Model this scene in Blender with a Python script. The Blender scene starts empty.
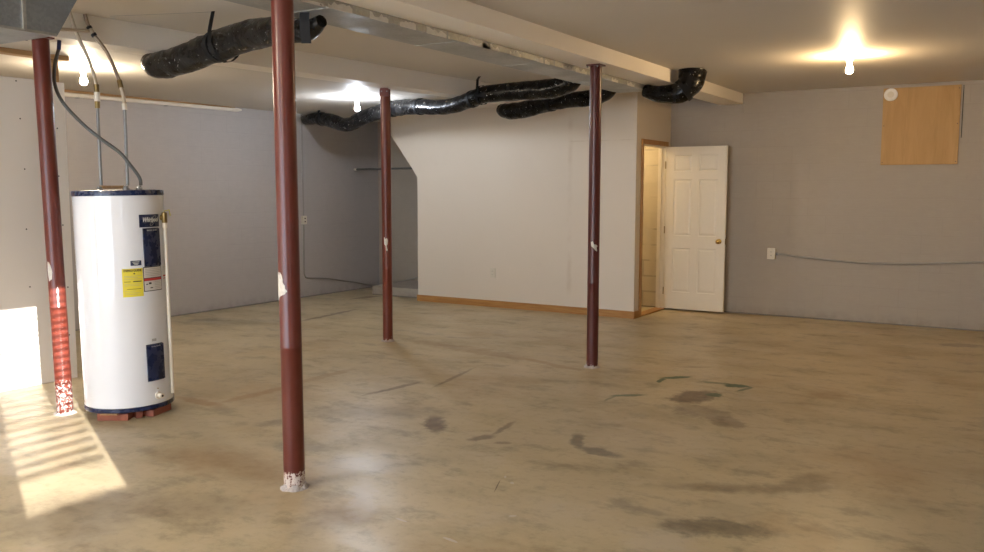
import bpy, bmesh, math, random
from mathutils import Vector, Matrix, noise
random.seed(7)
C = bpy.context.scene.collection
PI = math.pi

# ------------------------------------------------------------------ materials
class NT:
    def __init__(s, name):
        s.m = bpy.data.materials.new(name); s.m.use_nodes = True
        s.t = s.m.node_tree; s.t.nodes.clear()
        s.out = s.n('ShaderNodeOutputMaterial')
    def n(s, t, **k):
        o = s.t.nodes.new(t)
        for a, b in k.items(): setattr(o, a, b)
        return o
    def l(s, a, b): s.t.links.new(a, b)
    def val(s, sock, v):
        if hasattr(v, 'links'): s.l(v, sock)
        else: sock.default_value = v
    def coord(s, kind='Object'): return s.n('ShaderNodeTexCoord').outputs[kind]
    def mapping(s, vec, scale=(1,1,1), loc=(0,0,0), rot=(0,0,0)):
        m = s.n('ShaderNodeMapping'); s.l(vec, m.inputs['Vector'])
        m.inputs['Scale'].default_value = scale; m.inputs['Location'].default_value = loc; m.inputs['Rotation'].default_value = rot
        return m.outputs[0]
    def noise(s, vec, scale, detail=4, rough=.55, dist=0):
        n = s.n('ShaderNodeTexNoise'); s.l(vec, n.inputs['Vector'])
        n.inputs['Scale'].default_value = scale; n.inputs['Detail'].default_value = detail
        n.inputs['Roughness'].default_value = rough; n.inputs['Distortion'].default_value = dist
        return n.outputs['Fac']
    def math(s, op, a, b=0.0, c=None, clamp=False):
        m = s.n('ShaderNodeMath', operation=op, use_clamp=clamp); s.val(m.inputs[0], a); s.val(m.inputs[1], b)
        if c is not None: s.val(m.inputs[2], c)
        return m.outputs[0]
    def ramp(s, fac, lo, hi, a=0.0, b=1.0, smooth=True):
        m = s.n('ShaderNodeMapRange'); m.interpolation_type = 'SMOOTHSTEP' if smooth else 'LINEAR'
        s.val(m.inputs['Value'], fac); m.inputs['From Min'].default_value = lo; m.inputs['From Max'].default_value = hi
        m.inputs['To Min'].default_value = a; m.inputs['To Max'].default_value = b
        return m.outputs[0]
    def mix(s, f, a, b):
        m = s.n('ShaderNodeMix', data_type='RGBA'); s.val(m.inputs[0], f)
        for i, v in ((6, a), (7, b)):
            if hasattr(v, 'links'): s.l(v, m.inputs[i])
            else: m.inputs[i].default_value = (*v[:3], 1)
        return m.outputs[2]
    def bump(s, h, strength=.3, dist=.01):
        b = s.n('ShaderNodeBump'); s.l(h, b.inputs['Height']); b.inputs['Strength'].default_value = strength; b.inputs['Distance'].default_value = dist
        return b.outputs[0]
    def bsdf(s, color, rough=.5, metal=0.0, spec=.5, normal=None, coat=0.0, emit=None, estr=0):
        b = s.n('ShaderNodeBsdfPrincipled')
        if hasattr(color, 'links'): s.l(color, b.inputs['Base Color'])
        else: b.inputs['Base Color'].default_value = (*color[:3], 1)
        s.val(b.inputs['Roughness'], rough); s.val(b.inputs['Metallic'], metal)
        s.val(b.inputs['Specular IOR Level'], spec); b.inputs['Coat Weight'].default_value = coat
        if normal is not None: s.l(normal, b.inputs['Normal'])
        if emit: b.inputs['Emission Color'].default_value = (*emit, 1); b.inputs['Emission Strength'].default_value = estr
        s.l(b.outputs[0], s.out.inputs[0]); return b
def sc(*c): return tuple(((v/255.)/12.92 if v/255. <= .04045 else ((v/255.+.055)/1.055)**2.4) for v in c)

def plain(name, col, rough=.5, metal=0., var=.12, scale=18, bumpk=.0, spec=.5, coat=0):
    t = NT(name); v = t.coord(); f = t.noise(v, scale, 5, .6)
    a = tuple(max(0, c*(1-var)) for c in col); b = tuple(min(1, c*(1+var)) for c in col)
    nm = t.bump(t.noise(v, scale*4, 4), bumpk, .004) if bumpk else None
    t.bsdf(t.mix(f, a, b), t.ramp(f, .3, .7, rough*.88, min(1, rough*1.1)), metal, spec, nm, coat)
    return t.m

def wall_mat(name, base, axis, joint=.10, mortar=.004):
    # painted concrete block: courses 0.2 m high and blocks 0.4 m long, joints filled with paint
    t = NT(name); v = t.coord()
    if axis == 'x': mv = t.mapping(v, rot=(-PI/2, 0, 0))
    else: mv = t.mapping(v, rot=(-PI/2, 0, -PI/2))
    sx = t.n('ShaderNodeSeparateXYZ'); t.l(v, sx.inputs[0])
    cx = t.n('ShaderNodeCombineXYZ'); t.l(sx.outputs[0 if axis == 'x' else 1], cx.inputs[0]); t.l(sx.outputs[2], cx.inputs[1])
    b = t.n('ShaderNodeTexBrick'); t.l(cx.outputs[0], b.inputs['Vector'])
    b.inputs['Scale'].default_value = 1; b.inputs['Mortar Size'].default_value = mortar; b.inputs['Mortar Smooth'].default_value = .6
    b.inputs['Brick Width'].default_value = .4; b.inputs['Row Height'].default_value = .2
    m1 = b.outputs['Fac']
    wear = t.ramp(t.noise(v, 1.3, 4), .42, .62)
    jm = t.math('MULTIPLY', m1, t.math('MULTIPLY', wear, joint*6))
    f = t.noise(v, .9, 5, .6); g = t.noise(v, 9, 5, .65); h = t.noise(t.mapping(cx.outputs[0], scale=(1, 14, 1)), 7, 4, .6)
    c1 = t.mix(f, tuple(c*.93 for c in base), tuple(min(1, c*1.06) for c in base))
    c2 = t.mix(t.ramp(g, .35, .75, 0, .16), c1, tuple(c*.78 for c in base))
    c3 = t.mix(t.ramp(h, .45, .75, 0, .2), c2, tuple(min(1, c*1.22) for c in base))
    c4 = t.mix(jm, c3, tuple(c*.72 for c in base))
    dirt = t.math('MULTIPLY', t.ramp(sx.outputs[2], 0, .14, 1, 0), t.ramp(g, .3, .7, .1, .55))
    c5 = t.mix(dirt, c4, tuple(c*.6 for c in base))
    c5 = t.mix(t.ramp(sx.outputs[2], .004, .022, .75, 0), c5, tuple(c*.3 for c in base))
    hh = t.math('ADD', t.math('MULTIPLY', m1, -.8), t.math('MULTIPLY', t.noise(v, 60, 4), .35))
    t.bsdf(c5, .62, 0, .3, t.bump(hh, .28, .004))
    return t.m

def drywall_mat(name, base, marks=()):
    t = NT(name); v = t.coord(); f = t.noise(v, .8, 5, .6); g = t.noise(v, 5, 5, .6)
    c = t.mix(f, tuple(x*.96 for x in base), tuple(min(1, x*1.04) for x in base))
    c = t.mix(t.ramp(g, .55, .8, 0, .10), c, tuple(x*.8 for x in base))
    sx = t.n('ShaderNodeSeparateXYZ'); t.l(v, sx.inputs[0])
    for ax, at, w, lo, hi, ax2, col, k in marks:
        d = t.math('ABSOLUTE', t.math('SUBTRACT', sx.outputs[ax], at))
        d = t.math('ADD', d, t.math('MULTIPLY', t.math('SUBTRACT', t.noise(v, 6, 3), .5), w))
        m = t.ramp(d, 0, w, 1, 0)
        m = t.math('MULTIPLY', m, t.ramp(sx.outputs[ax2], lo, lo+.15)); m = t.math('MULTIPLY', m, t.ramp(sx.outputs[ax2], hi-.15, hi, 1, 0))
        m = t.math('MULTIPLY', m, t.math('MULTIPLY', t.ramp(t.noise(v, 3.5, 3), .35, .6), k)); c = t.mix(m, c, col)
    t.bsdf(c, .55, 0, .3, t.bump(t.noise(v, 90, 3), .08, .002))
    return t.m

def paint_post_mat(name, chips, col=(.125, .021, .012), zb=.25, chipc=(.55, .47, .42)):
    t = NT(name); v = t.coord(); sx = t.n('ShaderNodeSeparateXYZ'); t.l(v, sx.inputs[0])
    f = t.noise(v, 6, 5); g = t.noise(v, 60, 4, .7)
    c = t.mix(f, tuple(x*.8 for x in col), tuple(x*1.22 for x in col))
    
    zone = t.math('MULTIPLY', t.ramp(sx.outputs[2], zb*.65, zb, 1, 0), chips)
    m = t.ramp(t.math('ADD', g, t.math('MULTIPLY', zone, .25)), .62, .68)
    m = t.math('MULTIPLY', m, t.ramp(zone, .02, .1))
    c = t.mix(m, c, chipc)
    t.bsdf(c, .29, 0, .4, t.bump(t.noise(v, 40, 2), .05, .002))
    return t.m

STAIN_GLARE_COL = dict(g=(.075, .062, .042), b=(.10, .06, .032), o=(.27, .155, .06), w=(.52, .47, .42), e=(.025, .075, .03))
def floor_mat():
    t = NT('sealed_concrete'); v = t.coord()
    big = t.noise(v, .45, 5, .55); mid = t.noise(t.mapping(v, scale=(1, 1.6, 1)), 1.3, 6, .6); fine = t.noise(v, 14, 6, .7); sp = t.noise(v, 70, 4, .7)
    c = t.mix(t.ramp(big, .35, .65), FL_A, FL_B)
    c = t.mix(t.ramp(mid, .45, .75, 0, .55), c, FL_C)
    c = t.mix(t.ramp(t.noise(t.mapping(v, loc=(5, 3, 1)), 1.1, 6, .6), .50, .74, 0, .5), c, FL_D)
    c = t.mix(t.ramp(t.noise(t.mapping(v, loc=(2, 7, 0), scale=(1, 1.5, 1)), 3.2, 7, .68), .50, .68, 0, .55), c, tuple(x*.58 for x in FL_C))
    c = t.mix(t.ramp(t.noise(t.mapping(v, loc=(9, 1, 0)), 2.1, 7, .7), .52, .72, 0, .5), c, (.50, .43, .33))
    c = t.mix(t.ramp(t.noise(t.mapping(v, loc=(4, 4, 0)), .8, 6, .6), .52, .70, 0, .45), c, (.34, .215, .10))
    c = t.mix(t.ramp(fine, .48, .75, 0, .5), c, tuple(x*.5 for x in FL_A))
    c = t.mix(t.ramp(sp, .6, .8, 0, .3), c, tuple(min(1, x*1.4) for x in FL_A))
    # wobbling lookup position for the stains and the painted reflection
    nz = t.n('ShaderNodeTexNoise'); t.l(v, nz.inputs['Vector']); nz.inputs['Scale'].default_value = 8; nz.inputs['Detail'].default_value = 5; nz.inputs['Roughness'].default_value = .65
    s1 = t.n('ShaderNodeVectorMath', operation='SUBTRACT'); t.l(nz.outputs['Color'], s1.inputs[0]); s1.inputs[1].default_value = (.5, .5, .5)
    s2 = t.n('ShaderNodeVectorMath', operation='SCALE'); t.l(s1.outputs[0], s2.inputs[0]); s2.inputs['Scale'].default_value = 1
    for cx, cy, a, b, cc, d, k, st, soft in STAINS_AND_GLARE:
        # size-aware wobble
        rmin = 1/max(math.hypot(a, b), math.hypot(cc, d))
        w = t.n('ShaderNodeVectorMath', operation='MULTIPLY_ADD'); t.l(s2.outputs[0], w.inputs[0]); am = min(.34, rmin*2.3 + .006)
        w.inputs[1].default_value = (am, am, 0); t.l(v, w.inputs[2])
        q = t.n('ShaderNodeVectorMath', operation='SUBTRACT'); t.l(w.outputs[0], q.inputs[0]); q.inputs[1].default_value = (cx, cy, 0)
        u1 = t.n('ShaderNodeVectorMath', operation='DOT_PRODUCT'); t.l(q.outputs[0], u1.inputs[0]); u1.inputs[1].default_value = (a, b, 0)
        u2 = t.n('ShaderNodeVectorMath', operation='DOT_PRODUCT'); t.l(q.outputs[0], u2.inputs[0]); u2.inputs[1].default_value = (cc, d, 0)
        rr = t.math('SQRT', t.math('ADD', t.math('POWER', t.math('ABSOLUTE', u1.outputs['Value']), 2), t.math('POWER', t.math('ABSOLUTE', u2.outputs['Value']), 2)))
        m = t.ramp(rr, 1-soft*.85, 1+soft*.45, min(.95, st*1.2), 0)
        if k != 'e': m = t.math('MULTIPLY', m, t.ramp(fine, .2, .62, .7, 1.0))
        c = t.mix(m, c, STAIN_GLARE_COL[k])
    # worn white film near the boundary of the slab, scattered paint specks
    r = t.ramp(mid, .3, .7, .30, .46)
    hgt = t.noise(v, 26, 3)
    t.bsdf(c, r, 0, .30, t.bump(hgt, .05, .003))
    return t.m

def wood_mat(name, a, b, axis=0, scale=1.0, rough=.45):
    t = NT(name); s = [14, 14, 14]; s[axis] = 1.2
    v = t.mapping(t.coord(), scale=tuple(x*scale for x in s)); f = t.noise(v, 2.2, 6, .6, .9)
    g = t.noise(v, 9, 4, .6)
    c = t.mix(t.ramp(f, .3, .7), a, b); c = t.mix(t.ramp(g, .55, .8, 0, .35), c, tuple(x*.6 for x in a))
    t.bsdf(c, rough, 0, .4, t.bump(g, .1, .002)); return t.m

def galv_mat(name, base=(.34, .35, .36), rough=.38):
    t = NT(name); v = t.coord()
    vo = t.n('ShaderNodeTexVoronoi'); t.l(v, vo.inputs['Vector']); vo.inputs['Scale'].default_value = 70
    f = t.noise(v, 3, 4)
    c = t.mix(t.ramp(vo.outputs['Color'], .2, .9), tuple(x*.92 for x in base), tuple(min(1, x*1.06) for x in base))
    c = t.mix(t.ramp(f, .4, .7, 0, .4), c, tuple(x*.75 for x in base))
    t.bsdf(c, t.ramp(f, .3, .7, rough*.8, rough*1.2), .75, .5, t.bump(f, .1, .01)); return t.m

def wrap_mat():
    t = NT('black_plastic_wrap'); v = t.coord()
    f = t.noise(v, 7, 6, .7, .5); g = t.noise(t.mapping(v, scale=(1, 1, 2.5)), 16, 6, .75, 1.2)
    c = t.mix(t.ramp(f, .35, .7), (.003, .003, .0035), (.009, .0085, .0085))
    c = t.mix(t.ramp(g, .64, .70, 0, .6), c, (.20, .19, .18)); c = t.mix(t.ramp(t.noise(v, 38, 3, .7, .6), .66, .69, 0, .8), c, (.62, .61, .58))
    t.bsdf(c, t.ramp(f, .3, .7, .20, .34), 0, .22, t.bump(t.noise(v, 12, 3, .5), .35, .014)); return t.m
STAINS_AND_GLARE = [
 (-1.109, 3.723, 3.533, 1.019, 3.504, -7.949, 'g', 0.62, 0.5),
 (-2.009, 6.065, 5.47, 1.942, 3.916, -3.605, 'b', 0.85, 0.5),
 (-1.834, 5.669, 4.94, 1.45, -0.069, -5.613, 'b', 0.4, 0.4),
 (-1.597, 5.515, 7.827, 2.037, 0.011, -6.959, 'b', 0.4, 0.3),
 (-2.233, 4.613, 19.008, 6.986, -3.585, -8.162, 'g', 0.62, 0.5),
 (-2.029, 4.481, 6.862, 2.722, -0.182, -16.307, 'g', 0.65, 0.5),
 (-3.175, 4.476, 11.595, 8.201, 2.539, -4.081, 'b', 0.75, 0.5),
 (-2.755, 4.364, 9.558, 6.581, 17.734, -10.931, 'b', 0.6, 0.5),
 (-2.756, 4.625, 7.969, 6.633, 40.211, 4.1, 'b', 0.55, 0.5),
 (-2.593, 4.341, 16.065, 9.614, 16.161, -25.997, 'b', 0.5, 0.5),
 (-3.7, 4.507, 1.284, 1.048, 2.567, -4.124, 'b', 0.3, 0.9),
 (-0.927, 4.504, 5.681, 1.491, 6.488, -5.11, 'g', 0.42, 0.7),
 (-1.239, 4.258, 2.656, 0.767, 6.47, -13.382, 'b', 0.35, 0.7),
 (-3.709, 3.22, 1.777, 1.855, 0.708, -3.975, 'o', 0.45, 0.8),
 (-3.455, 2.602, 1.3, 1.609, 1.98, -5.018, 'b', 0.32, 0.9),
 (-3.418, 2.518, 6.315, 8.357, 7.063, -11.383, 'b', 0.3, 0.6),
 (-4.068, 3.949, 4.846, 5.292, 10.797, -5.469, 'b', 0.45, 0.7),
 (-3.558, 3.646, 2.857, 2.676, 3.393, -8.358, 'g', 0.38, 0.8),
 (-1.61, 3.794, 14.178, 4.62, -3.092, -20.801, 'g', 0.35, 0.6),
 (-1.487, 3.746, 6.086, 2.12, 4.287, -25.814, 'g', 0.35, 0.6),
 (-4.407, 6.768, 1.286, 0.785, -1.103, -7.422, 'o', 0.5, 0.7),
 (-3.461, 6.58, 3.065, 1.457, -5.286, -17.052, 'o', 0.45, 0.6),
 (-4.928, 4.071, 3.575, 3.879, -0.698, -16.552, 'o', 0.6, 0.6),
 (-4.761, 4.498, 1.709, 1.977, 17.426, -1.464, 'o', 0.5, 0.6),
 (-4.772, 5.188, 2.376, 2.401, 18.239, -0.553, 'o', 0.4, 0.6),
 (-7.079, 7.802, 2.053, 1.967, 19.457, 1.965, 'b', 0.7, 0.5),
 (-4.029, 5.147, 3.171, 2.744, 28.012, -4.543, 'b', 0.55, 0.5),
 (-3.862, 5.711, 3.789, 3.145, 40.598, 6.497, 'b', 0.5, 0.5),
 (-7.828, 9.346, 3.868, 3.313, 10.6, -2.59, 'b', 0.6, 0.5),
 (-0.514, 9.515, 5.345, 0.291, 1.64, -7.285, 'b', 0.5, 0.5),
 (-1.182, 6.654, 5.742, 1.068, 2.894, -4.645, 'o', 0.35, 0.8),
 (-0.706, 4.923, 2.215, 0.345, 1.158, -1.866, 'o', 0.22, 0.9),
 (-2.001, 2.774, 1.337, 0.96, 2.34, -3.776, 'o', 0.25, 0.9),
 (-3.681, 2.239, 1.865, 2.967, 1.589, -2.561, 'g', 0.35, 0.9),
 (-7.66, 6.782, 1.226, 1.373, 1.822, -2.904, 'g', 0.3, 0.9),
 (-8.021, 6.735, 3.283, 3.877, 4.956, -7.897, 'g', 0.5, 0.5),
 (-3.361, 5.296, 2.882, 1.829, 2.901, -4.655, 'o', 0.2, 0.8),
 (-2.6, 2.909, 3.059, 3.07, 5.36, -3.248, 'b', 0.25, 0.8),
 (-2.682, 3.16, 10.347, 7.663, 0.496, -4.108, 'w', 0.45, 0.8),  # floor reflection painted in as a soft whitish ellipse
 (-3.112, 3.529, 2.332, 2.037, 3.146, -5.065, 'w', 0.22, 0.9),
 (-1.747, 3.585, 1.279, 0.63, 1.992, -3.212, 'w', 0.12, 0.9),
 (-1.875, 4.861, 2.248, 0.881, 1.24, -1.994, 'w', 0.18, 0.9),
 (-1.28, 3.459, 5.542, 2.102, 3.641, -5.874, 'w', 0.3, 0.8),
 (-2.349, 6.633, 7.001, 2.572, 16.752, -19.342, 'e', 0.8, 0.4),
 (-2.411, 6.464, 23.913, 11.22, 30.838, -3.576, 'e', 0.85, 0.4),
 (-2.015, 6.605, 7.131, 2.079, 3.91, -27.496, 'e', 0.5, 0.5),
 (-1.84, 6.592, 9.399, 2.539, 3.543, -15.305, 'e', 0.85, 0.4),
 (-1.768, 6.498, 13.95, 4.579, 43.502, -17.472, 'e', 0.6, 0.5),
 (-1.905, 6.204, 16.777, 5.26, 10.635, -17.068, 'e', 0.9, 0.4),
 (-2.435, 5.855, 6.658, 2.862, 17.953, -21.254, 'e', 0.7, 0.4),
 (-2.509, 5.701, 15.815, 8.918, 64.429, -4.731, 'e', 0.45, 0.5),
 (-2.268, 3.818, 136.855, 81.476, 27.639, -44.513, 'w', 0.9, 0.2),
 (-2.19, 3.756, 84.233, 49.242, 28.798, -46.389, 'w', 0.8, 0.2),
 (-1.96, 3.364, 46.856, 27.391, 42.701, -68.845, 'w', 0.8, 0.3),
 (-2.047, 2.984, 24.915, 12.179, -15.27, -92.167, 'w', 0.7, 0.3),
 (-2.365, 3.055, 30.115, 17.184, -18.976, -112.49, 'w', 0.6, 0.3),
 (-2.231, 3.677, 6.723, 13.711, 330.68, 127.745, 'b', 0.8, 0.3)]
B_WARM, B_COOL, B_MID, B_BAY = 1000, 1200, 1200, 1800
SUN, SKY, FILL, CLOSET, EXPO, SLAT = 30, 10.0, 1050, 30, 0.16, .80
FL_A = (.49, .40, .25); FL_B = (.42, .345, .22); FL_C = (.31, .25, .155); FL_D = (.55, .46, .32)
GREY = (.37, .325, .272)
M = {}
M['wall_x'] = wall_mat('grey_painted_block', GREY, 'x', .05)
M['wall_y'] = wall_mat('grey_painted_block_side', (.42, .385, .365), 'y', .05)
M['closet'] = wall_mat('cream_painted_block', (.58, .51, .38), 'x', .6, .014)
M['partition'] = drywall_mat('beige_painted_board', (.66, .58, .48), [(2, 2.07, .012, -4.8, -3.87, 0, (.38, .26, .16), .45), (0, -4.72, .05, .2, 2.4, 2, (.42, .31, .20), .25)])
M['drywall'] = drywall_mat('bare_drywall', (.72, .67, .61))
M['ceiling'] = drywall_mat('ceiling_paint', (.64, .59, .52))
M['beam'] = drywall_mat('beam_paint', (.86, .80, .71))
M['floor'] = floor_mat()
M['oak'] = wood_mat('oak_trim', (.33, .155, .045), (.43, .22, .07), 0)
M['oak_y'] = wood_mat('oak_trim_side', (.33, .155, .045), (.43, .22, .07), 1)
M['oak_z'] = wood_mat('oak_trim_upright', (.33, .155, .045), (.43, .22, .07), 2)
M['lumber'] = wood_mat('rough_lumber', (.30, .17, .07), (.42, .25, .11), 1, 1, .7)
M['ply'] = wood_mat('plywood', (.40, .225, .07), (.47, .275, .095), 2, .35, .55)
M['white'] = plain('door_white', (.74, .68, .56), .35, var=.03)
M['enamel'] = plain('tank_enamel', (.74, .75, .78), .12, var=.02, scale=3, coat=.3)
M['navy'] = plain('navy_plastic', (.008, .017, .060), .28, var=.02)
M['dark'] = plain('black_rubber', (.008, .008, .009), .6, spec=.2)
M['print'] = plain('black_print', (.02, .02, .022), .5)
M['silverprint'] = plain('silver_print', (.70, .70, .66), .35)
M['greyprint'] = plain('grey_print', (.34, .34, .33), .6)
M['yellow'] = plain('yellow_label', (.74, .62, .05), .45, var=.05)
M['paper'] = plain('white_label', (.62, .60, .57), .45, var=.05)
M['redprint'] = plain('red_print', (.50, .03, .03), .45)
M['torn'] = plain('torn_paper', (.60, .56, .50), .8, var=.25, scale=60)
M['plaster'] = plain('grout', (.42, .37, .34), .9, var=.35, scale=55, bumpk=.6)
M['brass'] = plain('brass', (.62, .42, .12), .2, 1)
M['bronze'] = plain('aged_brass', (.26, .18, .07), .4, .9)
M['steel'] = plain('steel_pipe', (.22, .22, .215), .42, .6, var=.25, scale=40)
M['copper'] = plain('tarnished_copper_pipe', (.30, .22, .155), .45, .45, var=.3, scale=30)
M['cpvc'] = plain('cream_plastic_pipe', (.50, .41, .30), .45, var=.1)
M['pvc'] = plain('white_plastic_pipe', (.72, .66, .56), .4, var=.08)
M['conduit'] = plain('grey_conduit', (.30, .285, .255), .45, .2, var=.12)
M['cable'] = plain('dark_grey_sheath', (.085, .085, .08), .4, .1, var=.1)
M['paintedpipe'] = plain('painted_conduit', (.30, .275, .26), .5, var=.1)
M['bluetape'] = plain('blue_tape', (.02, .03, .12), .5)
M['plate'] = plain('outlet_plastic', (.62, .56, .45), .4, var=.04)
M['slot'] = plain('outlet_slot', (.05, .045, .04), .6)
M['brick'] = plain('red_brick', (.27, .085, .05), .85, var=.35, scale=40, bumpk=.5)
M['galv'] = galv_mat('galvanised_sheet', (.30, .325, .35), .36)
M['galv_light'] = galv_mat('galvanised_sheet_side', (.42, .42, .40), .5)
M['mastic'] = plain('duct_mastic', (.60, .59, .55), .7, var=.2, scale=30)
M['wrap'] = wrap_mat()
M['foil'] = plain('foil_tape', (.6, .6, .6), .3, .7, var=.3)
M['post_near'] = paint_post_mat('red_post_worn_base', .50, (.125, .025, .015), .26, (.42, .37, .34))
M['post'] = paint_post_mat('red_post', .8, (.105, .021, .013), .11)
M['post_far'] = paint_post_mat('red_brown_post', .3, (.135, .028, .016), .06)
M['post_dark'] = paint_post_mat('maroon_post', .3, (.082, .018, .015), .06)
M['socket'] = plain('porcelain', (.72, .68, .62), .3)
M['frame'] = plain('window_frame_white', (.7, .7, .68), .4)
def bulb_mat(name, col, s):
    t = NT(name); t.bsdf((.9, .9, .9), .3, emit=col, estr=s); return t.m
M['bulb_warm'] = bulb_mat('lit_bulb_warm', (1, .70, .37), B_WARM)
M['bulb_cool'] = bulb_mat('lit_bulb_cool', (.80, .88, 1.0), B_COOL)
M['bulb_bay'] = bulb_mat('lit_bulb_bay', (1, .84, .64), B_BAY)
M['bulb_mid'] = bulb_mat('lit_bulb_neutral', (1, .84, .62), B_MID)
def glass_mat():
    t = NT('window_glass'); a = t.n('ShaderNodeBsdfTransparent'); b = t.n('ShaderNodeBsdfGlossy'); b.inputs['Roughness'].default_value = .02
    m = t.n('ShaderNodeMixShader'); m.inputs[0].default_value = .06; t.l(a.outputs[0], m.inputs[1]); t.l(b.outputs[0], m.inputs[2]); t.l(m.outputs[0], t.out.inputs[0]); return t.m
M['glass'] = glass_mat()

# ------------------------------------------------------------------ mesh helpers
def box(bm, x0, x1, y0, y1, z0, z1):
    vs = [bm.verts.new((x, y, z)) for z in (z0, z1) for y in (y0, y1) for x in (x0, x1)]
    for f in ((0,2,3,1),(4,5,7,6),(0,1,5,4),(2,6,7,3),(0,4,6,2),(1,3,7,5)): bm.faces.new([vs[i] for i in f])
def prism(bm, pts, axis, a, b):
    # pts: outline in the two other axes, extruded along axis from a to b
    def mk(p, t):
        c = list(p); c.insert(axis, t); return bm.verts.new(c)
    A = [mk(p, a) for p in pts]; B = [mk(p, b) for p in pts]; n = len(pts)
    bm.faces.new(A); bm.faces.new(B[::-1])
    for i in range(n): bm.faces.new((A[i], B[i], B[(i+1) % n], A[(i+1) % n]))
def lathe(bm, prof, segs=32, at=(0,0,0), M4=None):
    rings = []
    for r, z in prof:
        if r < 1e-6: rings.append([bm.verts.new((0, 0, z))])
        else: rings.append([bm.verts.new((r*math.cos(2*PI*i/segs), r*math.sin(2*PI*i/segs), z)) for i in range(segs)])
    new = [v for q in rings for v in q]
    for a, b in zip(rings, rings[1:]):
        for i in range(segs):
            j = (i+1) % segs
            if len(a) == 1 and len(b) == 1: continue
            if len(a) == 1: bm.faces.new((a[0], b[j], b[i]))
            elif len(b) == 1: bm.faces.new((a[i], a[j], b[0]))
            else: bm.faces.new((a[i], a[j], b[j], b[i]))
    if len(rings[0]) > 1: bm.faces.new(rings[0][::-1])
    if len(rings[-1]) > 1: bm.faces.new(rings[-1])
    T = Matrix.Translation(at) @ (M4 or Matrix())
    for v in new: v.co = T @ v.co
def spline(pts, n=8):
    P = [Vector(p) for p in pts]; P = [P[0]*2-P[1]] + P + [P[-1]*2-P[-2]]; out = []
    for i in range(1, len(P)-2):
        a, b, c, d = P[i-1:i+3]
        for k in range(n):
            t = k/n; out.append(.5*((2*b)+(c-a)*t+(2*a-5*b+4*c-d)*t*t+(3*b-a-3*c+d)*t**3))
    out.append(P[-2].copy()); return out
def sweep(bm, path, r, segs=12, wrinkle=0.0, seed=0, radii=None, cap=True):
    path = [Vector(p) for p in path]; rings = []; n = len(path)
    up = None
    for i, p in enumerate(path):
        d = (path[min(i+1, n-1)]-path[max(i-1, 0)]).normalized()
        if up is None:
            up = Vector((0, 0, 1)) if abs(d.z) < .9 else Vector((0, 1, 0))
        u = (up - d*up.dot(d)).normalized(); up = u; w = d.cross(u)
        ring = []
        for k in range(segs):
            a = 2*PI*k/segs; rr = radii[i] if radii else r
            if wrinkle:
                q = p*9 + Vector((math.cos(a)*1.3, math.sin(a)*1.3, seed))
                rr *= 1+wrinkle*(noise.noise(q)+.5*noise.noise(q*2.7))
            ring.append(bm.verts.new(p+(u*math.cos(a)+w*math.sin(a))*rr))
        rings.append(ring)
    for a, b in zip(rings, rings[1:]):
        for k in range(segs):
            j = (k+1) % segs; bm.faces.new((a[k], a[j], b[j], b[k]))
    if cap: bm.faces.new(rings[0][::-1]); bm.faces.new(rings[-1])
def obj(name, bm, mat, parent=None, smooth=False, bevel=0, loc=None):
    bmesh.ops.recalc_face_normals(bm, faces=bm.faces[:])
    me = bpy.data.meshes.new(name); bm.to_mesh(me); bm.free(); me.materials.append(mat)
    o = bpy.data.objects.new(name, me); C.objects.link(o)
    if parent: o.parent = parent
    if loc: o.location = loc
    if smooth:
        for p in me.polygons: p.use_smooth = True
        try: me.set_sharp_from_angle(angle=math.radians(38))
        except Exception: pass
    if bevel:
        b = o.modifiers.new('bevel', 'BEVEL'); b.width = bevel; b.segments = 2; b.limit_method = 'ANGLE'
    return o
def tag(o, label, cat, group=None):
    o['label'] = label; o['category'] = cat
    if group: o['group'] = group
    return o
def thing(name, label, cat, loc=(0,0,0), group=None):
    o = bpy.data.objects.new(name, None); C.objects.link(o); o.location = loc; o.empty_display_size = .05
    return tag(o, label, cat, group)
def struct(name, bm, mat, **k):
    o = obj(name, bm, mat, **k)
    if not k.get('parent'): o['kind'] = 'structure'
    return o
def B(*boxes):
    bm = bmesh.new()
    for b in boxes: box(bm, *b)
    return bm

# ------------------------------------------------------------------ the room
XL, XR, YB, YN, H, HL = -8.549, 1.0, 10.556, -2.6, 2.64, 2.52
YP, XP1, XP2 = 9.451, -6.987, -3.877
WT = .15
struct('floor', B((XL-WT, XR+WT, YN-WT, YB+WT, -.12, 0)), M['floor'])
b1x = lambda y: -5.375 + .07*(y-3.5)                # room-side face of the left dropped beam
bm = bmesh.new(); prism(bm, [(b1x(YN)-.1, YN), (XR, YN), (XR, YB), (b1x(YB)-.1, YB)], 2, H, H+.1)
struct('ceiling', bm, M['ceiling'])
bm = bmesh.new(); prism(bm, [(XL, YN), (b1x(YN)-.12, YN), (b1x(YB)-.12, YB), (XL, YB)], 2, HL, H+.1)
struct('ceiling_left', bm, M['ceiling'])
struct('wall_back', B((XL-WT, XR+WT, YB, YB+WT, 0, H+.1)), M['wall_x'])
struct('wall_left', B((XL-WT, XL, YN, YB, 0, H+.1)), M['wall_y'])
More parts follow.
